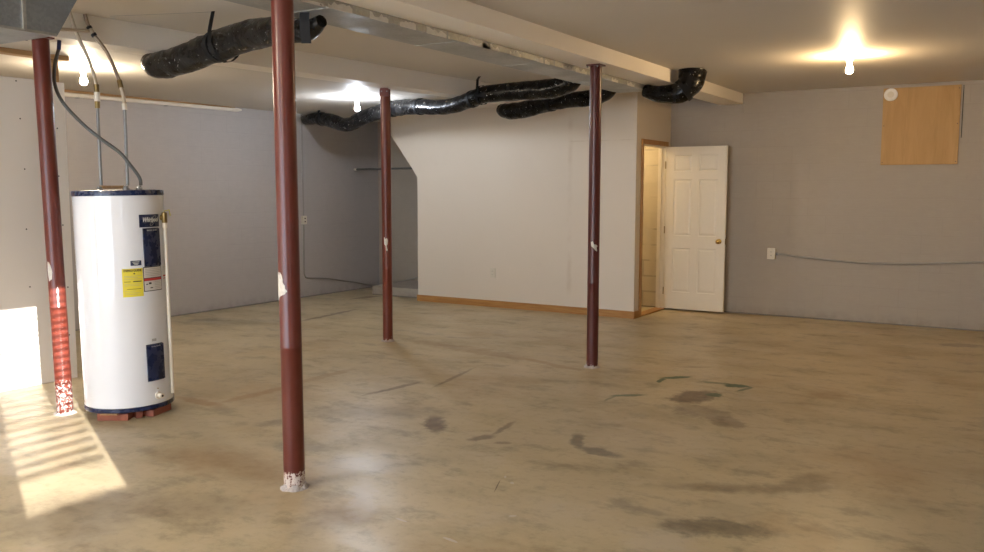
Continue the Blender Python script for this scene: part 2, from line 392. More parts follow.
# right wall with the sunlit window, near wall with a wide window added for soft light (both behind the viewpoint)
wy0, wy1, wz0, wz1 = -.34, .285, 1.16, 2.50
struct('wall_right', B((XR, XR+WT, YN, wy0, 0, H+.1), (XR, XR+WT, wy1, YB, 0, H+.1), (XR, XR+WT, wy0, wy1, 0, wz0), (XR, XR+WT, wy0, wy1, wz1, H+.1)), M['wall_y'])
nx0, nx1, nz0, nz1 = -5.6, -.8, .12, 2.2
struct('wall_near', B((XL, nx0, YN-WT, YN, 0, H+.1), (nx1, XR, YN-WT, YN, 0, H+.1), (nx0, nx1, YN-WT, YN, 0, nz0), (nx0, nx1, YN-WT, YN, nz1, H+.1)), M['wall_x'])
def window(name, ax, a0, a1, z0, z1, c, mull):
    e = bpy.data.objects.new(name, None); C.objects.link(e); e['kind'] = 'structure'
    bm = bmesh.new(); f = .04
    def bx(p0, p1, q0, q1, t0, t1):
        if ax == 'x': box(bm, c+t0, c+t1, p0, p1, q0, q1)
        else: box(bm, p0, p1, c+t0, c+t1, q0, q1)
    bx(a0, a1, z0, z0+f, -.03, .03); bx(a0, a1, z1-f, z1, -.03, .03); bx(a0, a0+f, z0+f, z1-f, -.03, .03); bx(a1-f, a1, z0+f, z1-f, -.03, .03)
    for m in range(1, mull):
        p = a0+(a1-a0)*m/mull; bx(p-.02, p+.02, z0+f, z1-f, -.025, .025)
    obj('window_frame', bm, M['frame'], e)
    bm = bmesh.new(); bx(a0+f, a1-f, z0+f, z1-f, -.002, .002); obj('pane', bm, M['glass'], e)
window('window_1', 'x', wy0, wy1, wz0, wz1, XR+.09, 1)
window('added_window', 'y', nx0, nx1, nz0, nz1, YN-.09, 4)  # wide window added out of view to let in soft light
n = 25
bl = thing('window_blind', 'white slatted blind hanging in the narrow right-hand window', 'blind', (XR+.02, -.0275, wz0))
bm = bmesh.new()
for i in range(n):
    z = .14+(i+.5)*(wz1-wz0-.19)/n
    for s in (0,):
        dx = .020*math.cos(SLAT); dz = .020*math.sin(SLAT)
        prism(bm, [(-dx, z-dz), (dx, z+dz), (dx, z+dz+.0012), (-dx, z-dz+.0012)], 1, -.27, .27)
obj('slats', bm, M['frame'], bl)
obj('head_rail', B((-.018, .018, -.28, .28, wz1-wz0-.035, wz1-wz0-.003)), M['frame'], bl)

# beams
bm = bmesh.new(); prism(bm, [(b1x(YN), YN), (b1x(YB), YB), (b1x(YB)-.24, YB), (b1x(YN)-.24, YN)], 2, 2.468, H)
struct('beam_left', bm, M['beam'])
struct('beam_center', B((-3.27, -2.988, YN, YB, 2.517, H)), M['beam'])
struct('trim_1', B((-3.255, -2.975, YB-.012, YB, 2.40, 2.515)), M['wall_x'])

# partition around the stair: front with a slanted edge, side with the door opening
T = .10
bm = bmesh.new(); prism(bm, [(XP1, 0), (XP2, 0), (XP2, H), (-5.35, H), (-5.35, HL), (-7.655, HL), (XP1, 1.663)], 1, YP, YP+T)
struct('wall_partition', bm, M['partition'])
DY0, DY1, DZ = 9.645, 10.425, 2.03
struct('wall_door_side', B((XP2-T, XP2, YP+T, DY0, 0, H), (XP2-T, XP2, DY0, DY1, DZ, H), (XP2-T, XP2, DY1, YB, 0, H)), M['partition'])
bm = bmesh.new(); prism(bm, [(XP1, 0), (XP1+.06, 0), (XP1+.06, 1.64), (-7.60, HL), (-7.655, HL), (XP1, 1.663)], 1, YP+T, YB)
struct('wall_stair_soffit', bm, M['wall_y'])
struct('wall_closet', B((XP1+.06, XP2-T, YB-.03, YB, 0, HL)), M['closet'])
struct('footing', B((-7.95, XP1, 9.66, YB, 0, .125)), M['wall_x'])
# utility-side drywall on the left
struct('wall_utility', B((-6.53, -6.42, YN, 4.11, 0, 2.313)), M['drywall'])
bm = bmesh.new()
for y in (1.9, 2.3, 2.7, 3.1, 3.5, 3.75, 4.05):
    for z in (.3, .75, 1.2, 1.6, 2.0, 2.27):
        lathe(bm, [(0, .0015), (.006, .001), (.006, -.002)], 10, (-6.42, y+random.uniform(-.02, .02), z+random.uniform(-.05, .05)), Matrix.Rotation(PI/2, 4, 'Y'))
o = obj('drywall_screw_heads', bm, M['slot'], bpy.data.objects['wall_utility'])

# baseboards and door trim
struct('baseboard_partition', B((XP1-.012, XP2+.016, YP-.016, YP, 0, .085)), M['oak'], bevel=.003)
struct('baseboard_side', B((XP2, XP2+.016, YP, DY0-.055, 0, .085)), M['oak_y'], bevel=.003)
struct('trim_2', B((XP2, XP2+.018, DY0-.055, DY0, 0, DZ+.055), (XP2, XP2+.018, DY0, DY1+.02, DZ, DZ+.055)), M['oak_z'], bevel=.003)
struct('trim_3', B((XP2-T-.005, XP2+.018, DY0, DY1, 0, .018)), M['oak_y'], bevel=.003)
struct('trim_4', B((XP2-T, XP2-.002, DY0, DY0+.018, .018, DZ), (XP2-T, XP2-.002, DY1-.018, DY1, .018, DZ), (XP2-T, XP2-.002, DY0+.018, DY1-.018, DZ-.018, DZ),
     (XP2-T+.02, XP2-.05, DY1-.03, DY1-.018, .018, DZ-.018)), M['white'])

# open door, parallel to the back wall
d = bpy.data.objects.new('door_1', None); C.objects.link(d); d.location = (XP2+.008, 10.39, .022); d['kind'] = 'structure'
DW, DH, DT = .76, 2.0, .035
bm = bmesh.new()
xs = [0, .105, .335, .425, .655, DW]; zs = [0, .21, .76, .91, 1.60, 1.70, 1.90, DH]
grid = [[bm.verts.new((x, 0, z)) for x in xs] for z in zs]; pan = []
for j in range(len(zs)-1):
    for i in range(len(xs)-1):
        f = bm.faces.new((grid[j][i], grid[j][i+1], grid[j+1][i+1], grid[j+1][i]))
        if i in (1, 3) and j in (1, 3, 5): pan.append(f)
back = [[bm.verts.new((x, DT, z)) for x in (0, DW)] for z in (0, DH)]
bm.faces.new((back[0][0], back[1][0], back[1][1], back[0][1]))
bmesh.ops.recalc_face_normals(bm, faces=bm.faces[:])
e = [grid[0][i] for i in range(6)]; bm.faces.new(e[::-1]+[back[0][0], back[0][1]][0:2] if False else [*e, back[0][1], back[0][0]])
e = [grid[-1][i] for i in range(6)]; bm.faces.new([*e[::-1], back[1][0], back[1][1]])
e = [grid[j][0] for j in range(8)]; bm.faces.new([*e, back[1][0], back[0][0]])
e = [grid[j][-1] for j in range(8)]; bm.faces.new([*e[::-1], back[0][1], back[1][1]])
bmesh.ops.recalc_face_normals(bm, faces=bm.faces[:])
bmesh.ops.inset_individual(bm, faces=pan, thickness=.010, depth=-.005)
bmesh.ops.inset_individual(bm, faces=pan, thickness=.012, depth=0)
bmesh.ops.inset_individual(bm, faces=pan, thickness=.03, depth=.0045)
obj('door_leaf', bm, M['white'], d)
bm = bmesh.new(); R = Matrix.Rotation(PI/2, 4, 'X')
lathe(bm, [(.011, .006), (.011, .028), (.022, .034), (.029, .046), (.028, .058), (.018, .066), (0, .068)], 24, (DW-.07, 0, .855), R)
k = obj('knob', bm, M['brass'], d, smooth=True)
bm = bmesh.new(); lathe(bm, [(.031, 0), (.031, .004), (.024, .007), (0, .007)], 24, (DW-.07, -.0003, .855), R); obj('rosette', bm, M['brass'], k, smooth=True)
bm = bmesh.new(); lathe(bm, [(.011, .006), (.011, .028), (.022, .034), (.029, .046), (.028, .058), (.018, .066), (0, .068)], 24, (DW-.07, DT, .855), R.inverted()); obj('knob', bm, M['brass'], d, smooth=True)
obj('latch_plate', B((DW, DW+.0015, .005, .03, .82, .89)), M['brass'], d)
for z in (.22, .98, 1.78):
    bm = bmesh.new(); lathe(bm, [(.006, z-.045), (.006, z+.045)], 10, (-.002, -.006, 0)); obj('hinge', bm, M['bronze'], d, smooth=True)

# ------------------------------------------------------------------ ceiling bulbs
def bulb(x, y, zc, mat, label, tilt=0):
    t = thing('ceiling_light', label, 'light', (x, y, zc), 'bare bulbs in ceiling sockets')
    bm = bmesh.new(); lathe(bm, [(.0, 0), (.056, 0), (.056, -.012), (.034, -.030), (.024, -.060), (.0, -.060)], 28); obj('socket', bm, M['socket'], t, smooth=True)
    bm = bmesh.new(); lathe(bm, [(.013, -.0605), (.014, -.080), (.024, -.105), (.030, -.123), (.027, -.142), (.015, -.154), (0, -.157)], 24); obj('bulb', bm, mat, t, smooth=True)
bulb(-1.377, 8.041, H, M['bulb_warm'], 'lit bare bulb on the ceiling near the plywood panel, glowing warm')
bulb(-6.444, 7.602, HL, M['bulb_cool'], 'lit bare bulb behind the black flexible duct by the far corner')
bulb(-6.804, 4.532, HL, M['bulb_mid'], 'lit bare bulb on the ceiling above the water heater pipes')
bulb(-4.2, .55, H, M['bulb_bay'], 'lit bare bulb on the ceiling between the two beams, left of the viewpoint')
bulb(-2.0, -.9, H, M['bulb_warm'], 'added unseen bare bulb behind the viewpoint, brightening the room')  # extra bulb added out of view to brighten the room

# ------------------------------------------------------------------ steel posts
def patch_cyl(bm, r, a0, a1, z0, z1, na=10, nz=2, th=.0006):
    for rr, flip in ((r+th, False),):
        g = [[bm.verts.new((rr*math.cos(a0+(a1-a0)*i/na), rr*math.sin(a0+(a1-a0)*i/na), z0+(z1-z0)*j/nz)) for i in range(na+1)] for j in range(nz+1)]
        for j in range(nz):
            for i in range(na): bm.faces.new((g[j][i], g[j][i+1], g[j+1][i+1], g[j+1][i]))
    # closed back so the sheet has thickness
    h = [[bm.verts.new((r*math.cos(a0+(a1-a0)*i/na), r*math.sin(a0+(a1-a0)*i/na), z0+(z1-z0)*j/nz)) for i in (0, na)] for j in (0, nz)]
    bm.faces.new((g[0][0], g[-1][0], h[1][0], h[0][0])); bm.faces.new((g[0][-1], h[0][1], h[1][1], g[-1][-1]))
def blob_cyl(bm, r, outline, at, zt, th=.0015):
    # ragged paper remnant: outline in (arc m, z m), wrapped round a post
    n = len(outline); cz = sum(z for _, z in outline)/n; cs = sum(q for q, _ in outline)/n
    P_ = lambda q, z, rad: bm.verts.new((rad*math.cos(at+q/r), rad*math.sin(at+q/r), zt+z))
    rings = [[P_(cs+(q-cs)*k, cz+(z-cz)*k, r+th) for q, z in outline] for k in (.2, .45, .72, 1)]
    rings.append([P_(q, z, r-.0005) for q, z in outline]); c = P_(cs, cz, r+th)
    for i in range(n):
        j = (i+1) % n; bm.faces.new((c, rings[0][i], rings[0][j]))
        for a_, b_ in zip(rings, rings[1:]): bm.faces.new((a_[i], b_[i], b_[j], a_[j]))
def post(x, y, top, mat, label, torn, tz, ta, r=.05, bracket='plate', ringz=.72, tilt=(0, 0, 0)):
    t = thing('steel_post', label, 'post', (x, y, 0), 'red steel posts under the two beams')
    bm = bmesh.new()
    prof = [(r, 0.004)] + [(r, z) for z in (.05, .4, ringz-.004)] + [(r+.0012, ringz), (r, ringz+.004), (r, 1.6), (r, top-.012)]
    lathe(bm, prof, 40); obj('shaft', bm, mat, t, smooth=True)
    if bracket == 'plate':
        bm = bmesh.new(); box(bm, -.06, .06, -.06, .06, top-.012, top-.002); obj('top_plate', bm, mat, t)
        for s in (-1, 1):
            bm = bmesh.new(); lathe(bm, [(.007, 0), (.007, .010), (0, .010)], 6, (s*.045, -.061, top-.022), R); obj('bolt', bm, M['steel'], t)
    else:
        bm = bmesh.new(); prism(bm, [(-.045, top-.08), (.045, top-.08), (.045, top-.02), (.033, top-.002), (-.033, top-.002), (-.045, top-.02)], 1, -.062, -.052)
        q = obj('top_bracket', bm, mat, t); q.rotation_euler.z = math.atan2(-x, y)*-1 if False else .5
        for s in (-1, 1):
            bm = bmesh.new(); lathe(bm, [(.007, 0), (.007, .008), (0, .008)], 6, (s*.026, -.062, top-.035), R); obj('bolt', bm, M['steel'], q)
    bm = bmesh.new(); rnd = random.Random(int(abs(x*100)+y*10)); seg = 26; prev = None
    ring = []
    for i in range(seg):
        a = 2*PI*i/seg; ro = r+.007+rnd.random()*.010; zt = .008+rnd.random()*.022
        ring.append([bm.verts.new((q*math.cos(a), q*math.sin(a), z)) for q, z in ((ro+.008, 0.0005), (ro, .006), (r+.002, zt), (r-.002, zt))])
    for i in range(seg):
        a, b = ring[i], ring[(i+1) % seg]
        for k in range(3): bm.faces.new((a[k], a[k+1], b[k+1], b[k]))
        bm.faces.new((a[0], b[0], b[3], a[3]))
    obj('grout_collar', bm, M['plaster'], t)
    if torn:
        bm = bmesh.new(); blob_cyl(bm, r, torn, ta, tz); obj('torn_label', bm, M['torn'], t)
    t.rotation_euler = tilt
    return t
cam_ang = lambda x, y: math.atan2(-y, -x)
post(-5.434, 3.379, 2.468, M['post_near'], 'red steel post beside the white water heater, chipped white paint at its foot',
     [(-.010, -.07), (.012, -.055), (.018, -.01), (.010, .03), (-.002, .055), (-.014, .06), (-.018, .0)], .965, cam_ang(-5.43, 3.38)-.75, r=.052, tilt=(.0097, -.016, 0))
post(-3.088, 3.121, 2.517, M['post'], 'nearest and thickest red steel post, large torn white paper on its left edge',
     [(-.034, -.075), (-.028, -.072), (-.020, -.055), (-.002, -.046), (.018, -.038), (.030, -.024), (.026, -.016), (.021, -.012), (.020, .004), (.012, .012), (.008, .022), (.010, .035), (.004, .055), (-.008, .068), (-.034, .068), (-.036, .0)], 1.025, cam_ang(-3.09, 3.12)-.80, r=.053, tilt=(.002, -.0038, 0))
post(-5.363, 6.745, 2.468, M['post_far'], 'farthest red-brown steel post, standing left of the beige stair partition',
     [(-.022, .05), (.010, .035), (.016, .02), (.014, -.02), (.004, -.04), (.014, -.075), (.010, -.088), (.0, -.08), (-.006, -.035), (-.020, -.02)], .985, cam_ang(-5.41, 6.8)-.15, bracket='tab', r=.049)
post(-3.096, 6.653, 2.517, M['post_dark'], 'dark maroon steel post in front of the beige partition near the door',
     [(-.030, .035), (-.012, .040), (-.006, .015), (.016, .012), (.030, .0), (.020, -.01), (.024, -.045), (.010, -.035), (-.010, -.012), (-.026, .0)], 1.03, cam_ang(-3.09, 6.66)+.1, r=.049)

# ------------------------------------------------------------------ water heater
HX, HY, HR = -5.14, 3.65, .28
wh = thing('water_heater', 'tall white electric water heater with navy panels and yellow energy label, raised on bricks', 'water heater', (HX, HY, 0))
wh.rotation_euler = (.009, -.0145, 0); wh.location = (HX+.012, HY+.007, .0045)
A0 = math.atan2(-HY, -HX)                        # direction the front faces
def ha(deg): return A0 + math.radians(deg)      # degrees to the right as seen from the room
bm = bmesh.new(); lathe(bm, [(0, .075), (HR-.004, .075), (HR, .079), (HR, 1.446), (HR-.003, 1.449), (0, 1.449)], 96); obj('tank', bm, M['enamel'], wh, smooth=True)
bm = bmesh.new(); lathe(bm, [(0, .046), (HR-.002, .046), (HR+.003, .05), (HR+.003, .0745), (0, .0745)], 96); obj('base_ring', bm, M['navy'], wh, smooth=True)
bm = bmesh.new(); lathe(bm, [(0, 1.4495), (HR+.004, 1.4495), (HR+.005, 1.470), (HR+.002, 1.482), (HR-.02, 1.486), (0, 1.488)], 96); obj('top_cap', bm, M['navy'], wh, smooth=True)
def plate(name, d0, d1, z0, z1, mat, parent, th=.001, off=0, bev=0):
    bm = bmesh.new(); n = max(2, int(abs(d1-d0)/3)); g = []
    for k in range(n+1):
        a = ha(d0+(d1-d0)*k/n); r0 = HR+off+.0002; r1 = HR+off+th
        g.append([bm.verts.new((r*math.cos(a), r*math.sin(a), z)) for r, z in ((r0, z0), (r1, z0+bev), (r1, z1-bev), (r0, z1))])
    for a, b in zip(g, g[1:]):
        for k in range(4): bm.faces.new((a[k], a[(k+1) % 4], b[(k+1) % 4], b[k]))
    bm.faces.new(g[0]); bm.faces.new(g[-1][::-1]); return obj(name, bm, mat, parent)
def wrap_text(name, s, deg, z, size, mat, parent, off=.0015, shear=0, width=None, thick=0):
    cu = bpy.data.curves.new('lettering', 'FONT'); cu.body = s; cu.size = size; cu.align_x = 'CENTER'; cu.align_y = 'CENTER'; cu.shear = shear; cu.offset = thick
    cu.extrude = .0002
    to = bpy.data.objects.new('tmp', cu); C.objects.link(to); bpy.context.view_layer.update()
    me = bpy.data.meshes.new_from_object(to.evaluated_get(bpy.context.evaluated_depsgraph_get())); bpy.data.objects.remove(to)
    bm = bmesh.new(); bm.from_mesh(me); bpy.data.meshes.remove(me)
    w = max(v.co.x for v in bm.verts)-min(v.co.x for v in bm.verts); k = (width/w) if width else 1
    for v in bm.verts:
        a = ha(deg)+v.co.x*k/HR; r = HR+off+v.co.z; v.co = Vector((r*math.cos(a), r*math.sin(a), z+v.co.y))
    return obj(name, bm, mat, parent)
# the cap panels, plates and stickers
up = plate('upper_panel', 28, 54, .985, 1.237, M['navy'], wh, .012, 0, .006)
wrap_text('panel_lettering', 'ENERGY SMART', 41, 1.222, .012, M['silverprint'], up, .0128, width=.08)
lo = plate('lower_panel', 24, 50, .232, .478, M['navy'], wh, .012, 0, .006)
wrap_text('panel_lettering', 'WATER HEATER', 37, .462, .010, M['silverprint'], lo, .0128, width=.07)
plate('small_badge', 33, 40, .495, .512, M['greyprint'], wh, .001)
lp = plate('logo_plate', 24, 57, 1.243, 1.325, M['navy'], wh, .002)
wrap_text('lettering', 'Whirlpool', 41, 1.290, .040, M['silverprint'], lp, .003, shear=.35, width=.128, thick=.0012)
bm = bmesh.new(); n = 40
for sgn in (1,):
    pts = []
    for i in range(n):
        t_ = 2*PI*i/n; ex, ez = .040*math.cos(t_), .013*math.sin(t_); c_, s_ = math.cos(.95), math.sin(.95)
        px, pz = ex*c_-ez*s_, ex*s_+ez*c_
        a = ha(45)+px/HR; pts.append(((HR+.0028)*math.cos(a), (HR+.0028)*math.sin(a), 1.284+pz))
    sweep(bm, pts+[pts[0]], .0009, 5, cap=False)
obj('swoosh', bm, M['greyprint'], lp)
rs = plate('rating_sticker', 10, 24, 1.000, 1.032, M['navy'], wh, .001)
wrap_text('lettering', 'MODEL\nE1F50', 17, 1.016, .012, M['silverprint'], rs, .002) if False else None
for k_, z_ in enumerate((1.024, 1.015, 1.007)): plate('printed_line', 12.5+k_, 21.5-k_, z_-.002, z_+.001, M['silverprint'], rs, .0004, .0011)
yl = plate('energy_label', -1, 25, .80, .982, M['yellow'], wh, .001)
wrap_text('lettering', 'ENERGYGUIDE', 12, .968, .019, M['print'], yl, .0018, width=.108, thick=.0006)
plate('printed_mark', 13, 15, .945, .953, M['print'], yl, .0004, .0012)
for d0_, d1_, z_, h_ in ((1, 9, .898, .003), (12, 23, .898, .006), (1, 23, .934, .002), (1, 18, .925, .002), (1, 23, .914, .002), (1, 22, .882, .0015), (1, 20, .872, .0015), (4, 22, .850, .0025), (1, 15, .838, .0015), (1, 21, .826, .0015), (1, 17, .816, .0015)):
    plate('printed_line', d0_, d1_, z_-h_/2, z_+h_/2, M['greyprint'] if h_ < .0025 else M['print'], yl, .0004, .0012)
wl = plate('warning_label', 25.6, 56.5, .826, .986, M['print'], wh, .001)
plate('label_top_half', 26.6, 55.5, .915, .981, M['paper'], wl, .0004, .0011)
plate('red_band', 26.6, 55.5, .895, .911, M['redprint'], wl, .0004, .0011)
lh = plate('label_lower_half', 26.6, 55.5, .831, .8945, M['paper'], wl, .0004, .0011)
for z_ in (.971, .960, .949, .938, .927): plate('printed_line', 28.5, 53.5, z_-.0015, z_+.0015, M['greyprint'], wl, .0003, .0016)
plate('pictogram', 29, 32, .870, .876, M['print'], lh, .0003, .0016); plate('pictogram', 33, 37, .872, .884, M['print'], lh, .0003, .0016); plate('pictogram', 35, 39, .845, .851, M['print'], lh, .0003, .0016)
for z_ in (.884, .874, .864, .852, .842): plate('printed_line', 42, 53.5, z_-.001, z_+.001, M['greyprint'], lh, .0003, .0016)
sl = plate('side_label', 59, 72, .87, .985, M['paper'], wh, .0006)
for z_, h_, m_ in ((.972, .003, 'greyprint'), (.958, .002, 'greyprint'), (.915, .010, 'redprint'), (.898, .005, 'redprint')): plate('printed_line', 61, 70, z_-h_/2, z_+h_/2, M[m_], sl, .0003, .0007)
# drain valve
def on(deg, r, z): a = ha(deg); return Vector((r*math.cos(a), r*math.sin(a), z))
def radial(bm, prof, deg, z, segs=20):
    a = ha(deg); lathe(bm, prof, segs, on(deg, HR, z), Matrix.Rotation(a, 4, 'Z') @ Matrix.Rotation(PI/2, 4, 'Y'))
bm = bmesh.new(); radial(bm, [(.024, -.001), (.024, .006), (.014, .009), (.014, .030), (.017, .032), (.017, .042), (.010, .044), (0, .040)], 38, .132); dv = obj('drain_valve', bm, M['pvc'], wh, smooth=True)
bm = bmesh.new(); radial(bm, [(.0075, .0435), (.0075, .0450), (0, .0450)], 38, .132); obj('valve_opening', bm, M['dark'], dv)
bm = bmesh.new(); radial(bm, [(.004, 0), (.004, .004), (0, .004)], 38, .178, 8); obj('screw', bm, M['bronze'], wh)
# relief valve and its discharge pipe
VA = 64
bm = bmesh.new(); radial(bm, [(.018, -.001), (.018, .012), (.014, .014), (.014, .022), (.015, .024), (0, .026)], VA, 1.30); rv = obj('relief_valve', bm, M['bronze'], wh, smooth=True)
bm = bmesh.new(); q = on(VA, HR+.024, 1.30); lathe(bm, [(.016, -.035), (.018, -.03), (.018, .03), (.012, .036), (0, .038)], 16, q); obj('valve_body', bm, M['bronze'], rv, smooth=True)
bm = bmesh.new(); p1, p2 = on(VA, HR+.024, 1.342), on(VA+6, HR+.045, 1.350); sweep(bm, [p1, p2, on(VA+8, HR+.048, 1.31)], .004, 6); obj('lever', bm, plain('valve_lever_yellow', (.45, .40, .08), .5), rv)
bm = bmesh.new(); a_, b_ = on(VA, HR+.024, 1.264), on(63, HR+.020, .12); sweep(bm, [a_, a_.lerp(b_, .5), b_], .0115, 14); dp = obj('discharge_pipe', bm, M['pvc'], wh, smooth=True)
bm = bmesh.new(); lathe(bm, [(.015, -.02), (.016, -.016), (.016, .02), (.0118, .022)], 16, on(VA, HR+.024, 1.252)); obj('pipe_adapter', bm, M['pvc'], dp, smooth=True)
# inlet and outlet nipples
PA, PB_, PC = Vector((-5.30, 3.625)), Vector((-5.145, 3.715)), Vector((-5.075, 3.765))
for q in (PA, PB_):
    bm = bmesh.new(); lathe(bm, [(.022, 1.4865), (.022, 1.496), (.016, 1.500), (.016, 1.512), (0, 1.512)], 18, (q.x-HX, q.y-HY, 0)); obj('nipple', bm, M['steel'], wh, smooth=True)
bm = bmesh.new(); lathe(bm, [(.020, 1.4865), (.020, 1.500), (.0135, 1.503), (.0135, 1.512), (0, 1.512)], 18, (PC.x-HX, PC.y-HY, 0)); obj('cable_connector', bm, M['steel'], wh, smooth=True)
# bricks carrying the heater
def brick(deg, rad, rot, label, sz=(.20, .095, .0455)):
    p = on(deg, rad, 0); bm = bmesh.new(); box(bm, -sz[0]/2, sz[0]/2, -sz[1]/2, sz[1]/2, 0, sz[2])
    o = obj('brick', bm, M['brick'], bevel=.004, loc=(HX+p.x, HY+p.y, 0)); o.rotation_euler.z = ha(rot)+PI/2
    tag(o, label, 'brick', 'bricks under the water heater')
brick(-22, .215, -22, 'red brick under the front left rim of the water heater')
brick(53, .215, 53, 'red brick under the right rim of the water heater, below the drain valve')
brick(15.5, .20, 15.5, 'darker grey-red brick in the middle under the front of the water heater', (.045, .09, .0455))
brick(165, .19, 165, 'red brick hidden at the back of the water heater')
p = on(-24, HR+.006, 0)
o = obj('wood_shim', B((-.055, .055, -.012, .012, 0, .008)), M['lumber'], loc=(HX+p.x, HY+p.y, .0458)); o.rotation_euler.z = ha(-24)+PI/2
tag(o, 'thin brown wood shim between front brick and navy rim of the water heater', 'shim')
o = obj('wood_scrap', B((-.075, .075, -.02, .02, 0, .022)), M['lumber'], loc=(-5.345, 3.735, 1.4985), bevel=.002); o.rotation_euler.z = .75
tag(o, 'short brown wood strip lying on top of the water heater', 'wood')

# ------------------------------------------------------------------ water pipes and cable above the heater
def pipe(name, label, cat, pts, r, mat, n=8, segs=14, group=None, parent=None):
    bm = bmesh.new(); sweep(bm, spline(pts, n) if n > 1 else pts, r, segs); o = obj(name, bm, mat, parent, smooth=True)
    if not parent: tag(o, label, cat, group)
    return o
def multi(name, label, cat, runs, group=None):
    t = thing(name, label, cat, runs[0][1][0], group); off = Vector(runs[0][1][0])
    for nm, pts, r, mat, n in runs:
        bm = bmesh.new(); pp = [Vector(p)-off for p in pts]; sweep(bm, spline(pp, n) if n > 1 else pp, r, 14); obj(nm, bm, mat, t, smooth=True)
    return t
a = lambda x, y, z: (x, y, z)
multi('water_pipe', 'left water pipe rising from the heater, cream plastic where it bends to the ceiling', 'pipe', [
    ('steel_riser', [(PA.x, PA.y, 1.521), (PA.x-.004, PA.y, 2.03)], .0105, M['steel'], 1),
    ('coupling', [(PA.x-.004, PA.y, 2.03), (PA.x-.004, PA.y, 2.075)], .0165, M['bronze'], 1),
    ('fitting', [(PA.x-.004, PA.y, 2.075), (PA.x-.004, PA.y, 2.135)], .019, M['pvc'], 1),
    ('coupling', [(PA.x-.004, PA.y, 2.135), (PA.x-.006, PA.y, 2.185)], .0165, M['bronze'], 1),
    ('plastic_riser', [(PA.x-.006, PA.y, 2.185), (-5.305, 3.605, 2.26), (-5.315, 3.575, 2.36), (-5.335, 3.52, 2.50), (-5.345, 3.48, 2.638)], .0115, M['cpvc'], 8)], 'water pipes over the heater')
multi('water_pipe', 'right water pipe rising from the heater, brown metal with black couplings near the ceiling', 'pipe', [
    ('steel_riser', [(PB_.x, PB_.y, 1.521), (PB_.x-.006, PB_.y+.004, 2.02)], .0105, M['steel'], 1),
    ('coupling', [(PB_.x-.006, PB_.y+.004, 2.02), (PB_.x-.008, PB_.y+.004, 2.06)], .0165, M['pvc'], 1),
    ('plastic_riser', [(PB_.x-.008, PB_.y+.004, 2.06), (-5.165, 3.722, 2.12), (-5.185, 3.722, 2.17)], .0125, M['cpvc'], 4),
    ('coupling', [(-5.184, 3.722, 2.165), (-5.20, 3.722, 2.215)], .0165, M['bronze'], 1),
    ('copper_riser', [(-5.20, 3.722, 2.215), (-5.238, 3.705, 2.32), (-5.275, 3.68, 2.415), (-5.315, 3.635, 2.50)], .0115, M['copper'], 6),
    ('coupling', [(-5.315, 3.635, 2.50), (-5.322, 3.627, 2.515)], .018, M['dark'], 1),
    ('tee', [(-5.322, 3.627, 2.515), (-5.334, 3.615, 2.545)], .0145, M['cpvc'], 1),
    ('coupling', [(-5.334, 3.615, 2.545), (-5.340, 3.61, 2.56)], .018, M['dark'], 1),
    ('branch', [(-5.328, 3.600, 2.53), (-5.32, 3.35, 2.505), (-5.30, 3.02, 2.49)], .011, M['cpvc'], 1),
    ('copper_riser', [(-5.340, 3.61, 2.56), (-5.345, 3.60, 2.60), (-5.346, 3.59, 2.638)], .0115, M['copper'], 4)], 'water pipes over the heater')
multi('power_cable', 'dark grey flexible conduit curving from the ceiling to the water heater top', 'cable', [
    ('sheath', [(PC.x, PC.y, 1.521), (-5.085, 3.762, 1.575), (-5.12, 3.715, 1.665), (-5.165, 3.675, 1.74), (-5.245, 3.585, 1.835), (-5.33, 3.52, 1.93), (-5.42, 3.455, 2.06), (-5.475, 3.44, 2.18), (-5.49, 3.455, 2.30), (-5.485, 3.485, 2.41)], .0115, M['cable'], 8),
    ('tape_end', [(-5.485, 3.485, 2.405), (-5.482, 3.49, 2.467)], .0125, M['bluetape'], 1)])

# lumber at the top of the utility wall
o = obj('lumber_plank', B((-6.50, -6.40, 3.60, 4.15, 2.482, 2.519)), M['lumber'], bevel=.002); tag(o, 'brown lumber plank under the ceiling at the top of the left post', 'lumber')
o = obj('lumber_block', B((-6.49, -6.45, 4.03, 4.09, 2.3135, 2.4815)), M['lumber'], bevel=.002); tag(o, 'short upright lumber block between white drywall top and brown plank', 'lumber')

# white drain pipe along the left wall
t = thing('drain_pipe', 'long white plastic pipe fixed high along the grey left wall', 'pipe', (XL+.027, 4.3, 2.455))
bm = bmesh.new(); sweep(bm, [(0, 0, 0), (0, 3.42, .028)], .021, 16); obj('tube', bm, M['pvc'], t, smooth=True)
bm = bmesh.new(); sweep(bm, [(0, 3.37, .0276), (0, 3.41, .028)], .025, 16); obj('coupling', bm, M['pvc'], t, smooth=True)
bm = bmesh.new(); sweep(bm, [(0, 3.41, .028), (0, 3.47, .031), (-.012, 3.53, .036)], .02, 14, radii=[.025, .022, .012]); obj('end_fitting', bm, M['pvc'], t, smooth=True)
for y in (1.3, 2.4): obj('pipe_clip', B((-.0268, .026, y-.008, y+.008, -.026+.008*y, -.021+.008*y), (-.0268, -.022, y-.008, y+.008, -.026+.008*y, .03)), M['steel'], t)
o = obj('shadow_strip', B((XL+.0005, XL+.010, 4.3, 7.74, 2.492, 2.519)), M['lumber']); tag(o, 'thin dark strip standing for the shadow above the white pipe on the left wall', 'wood')  # strip added to draw the brown shadow above the pipe

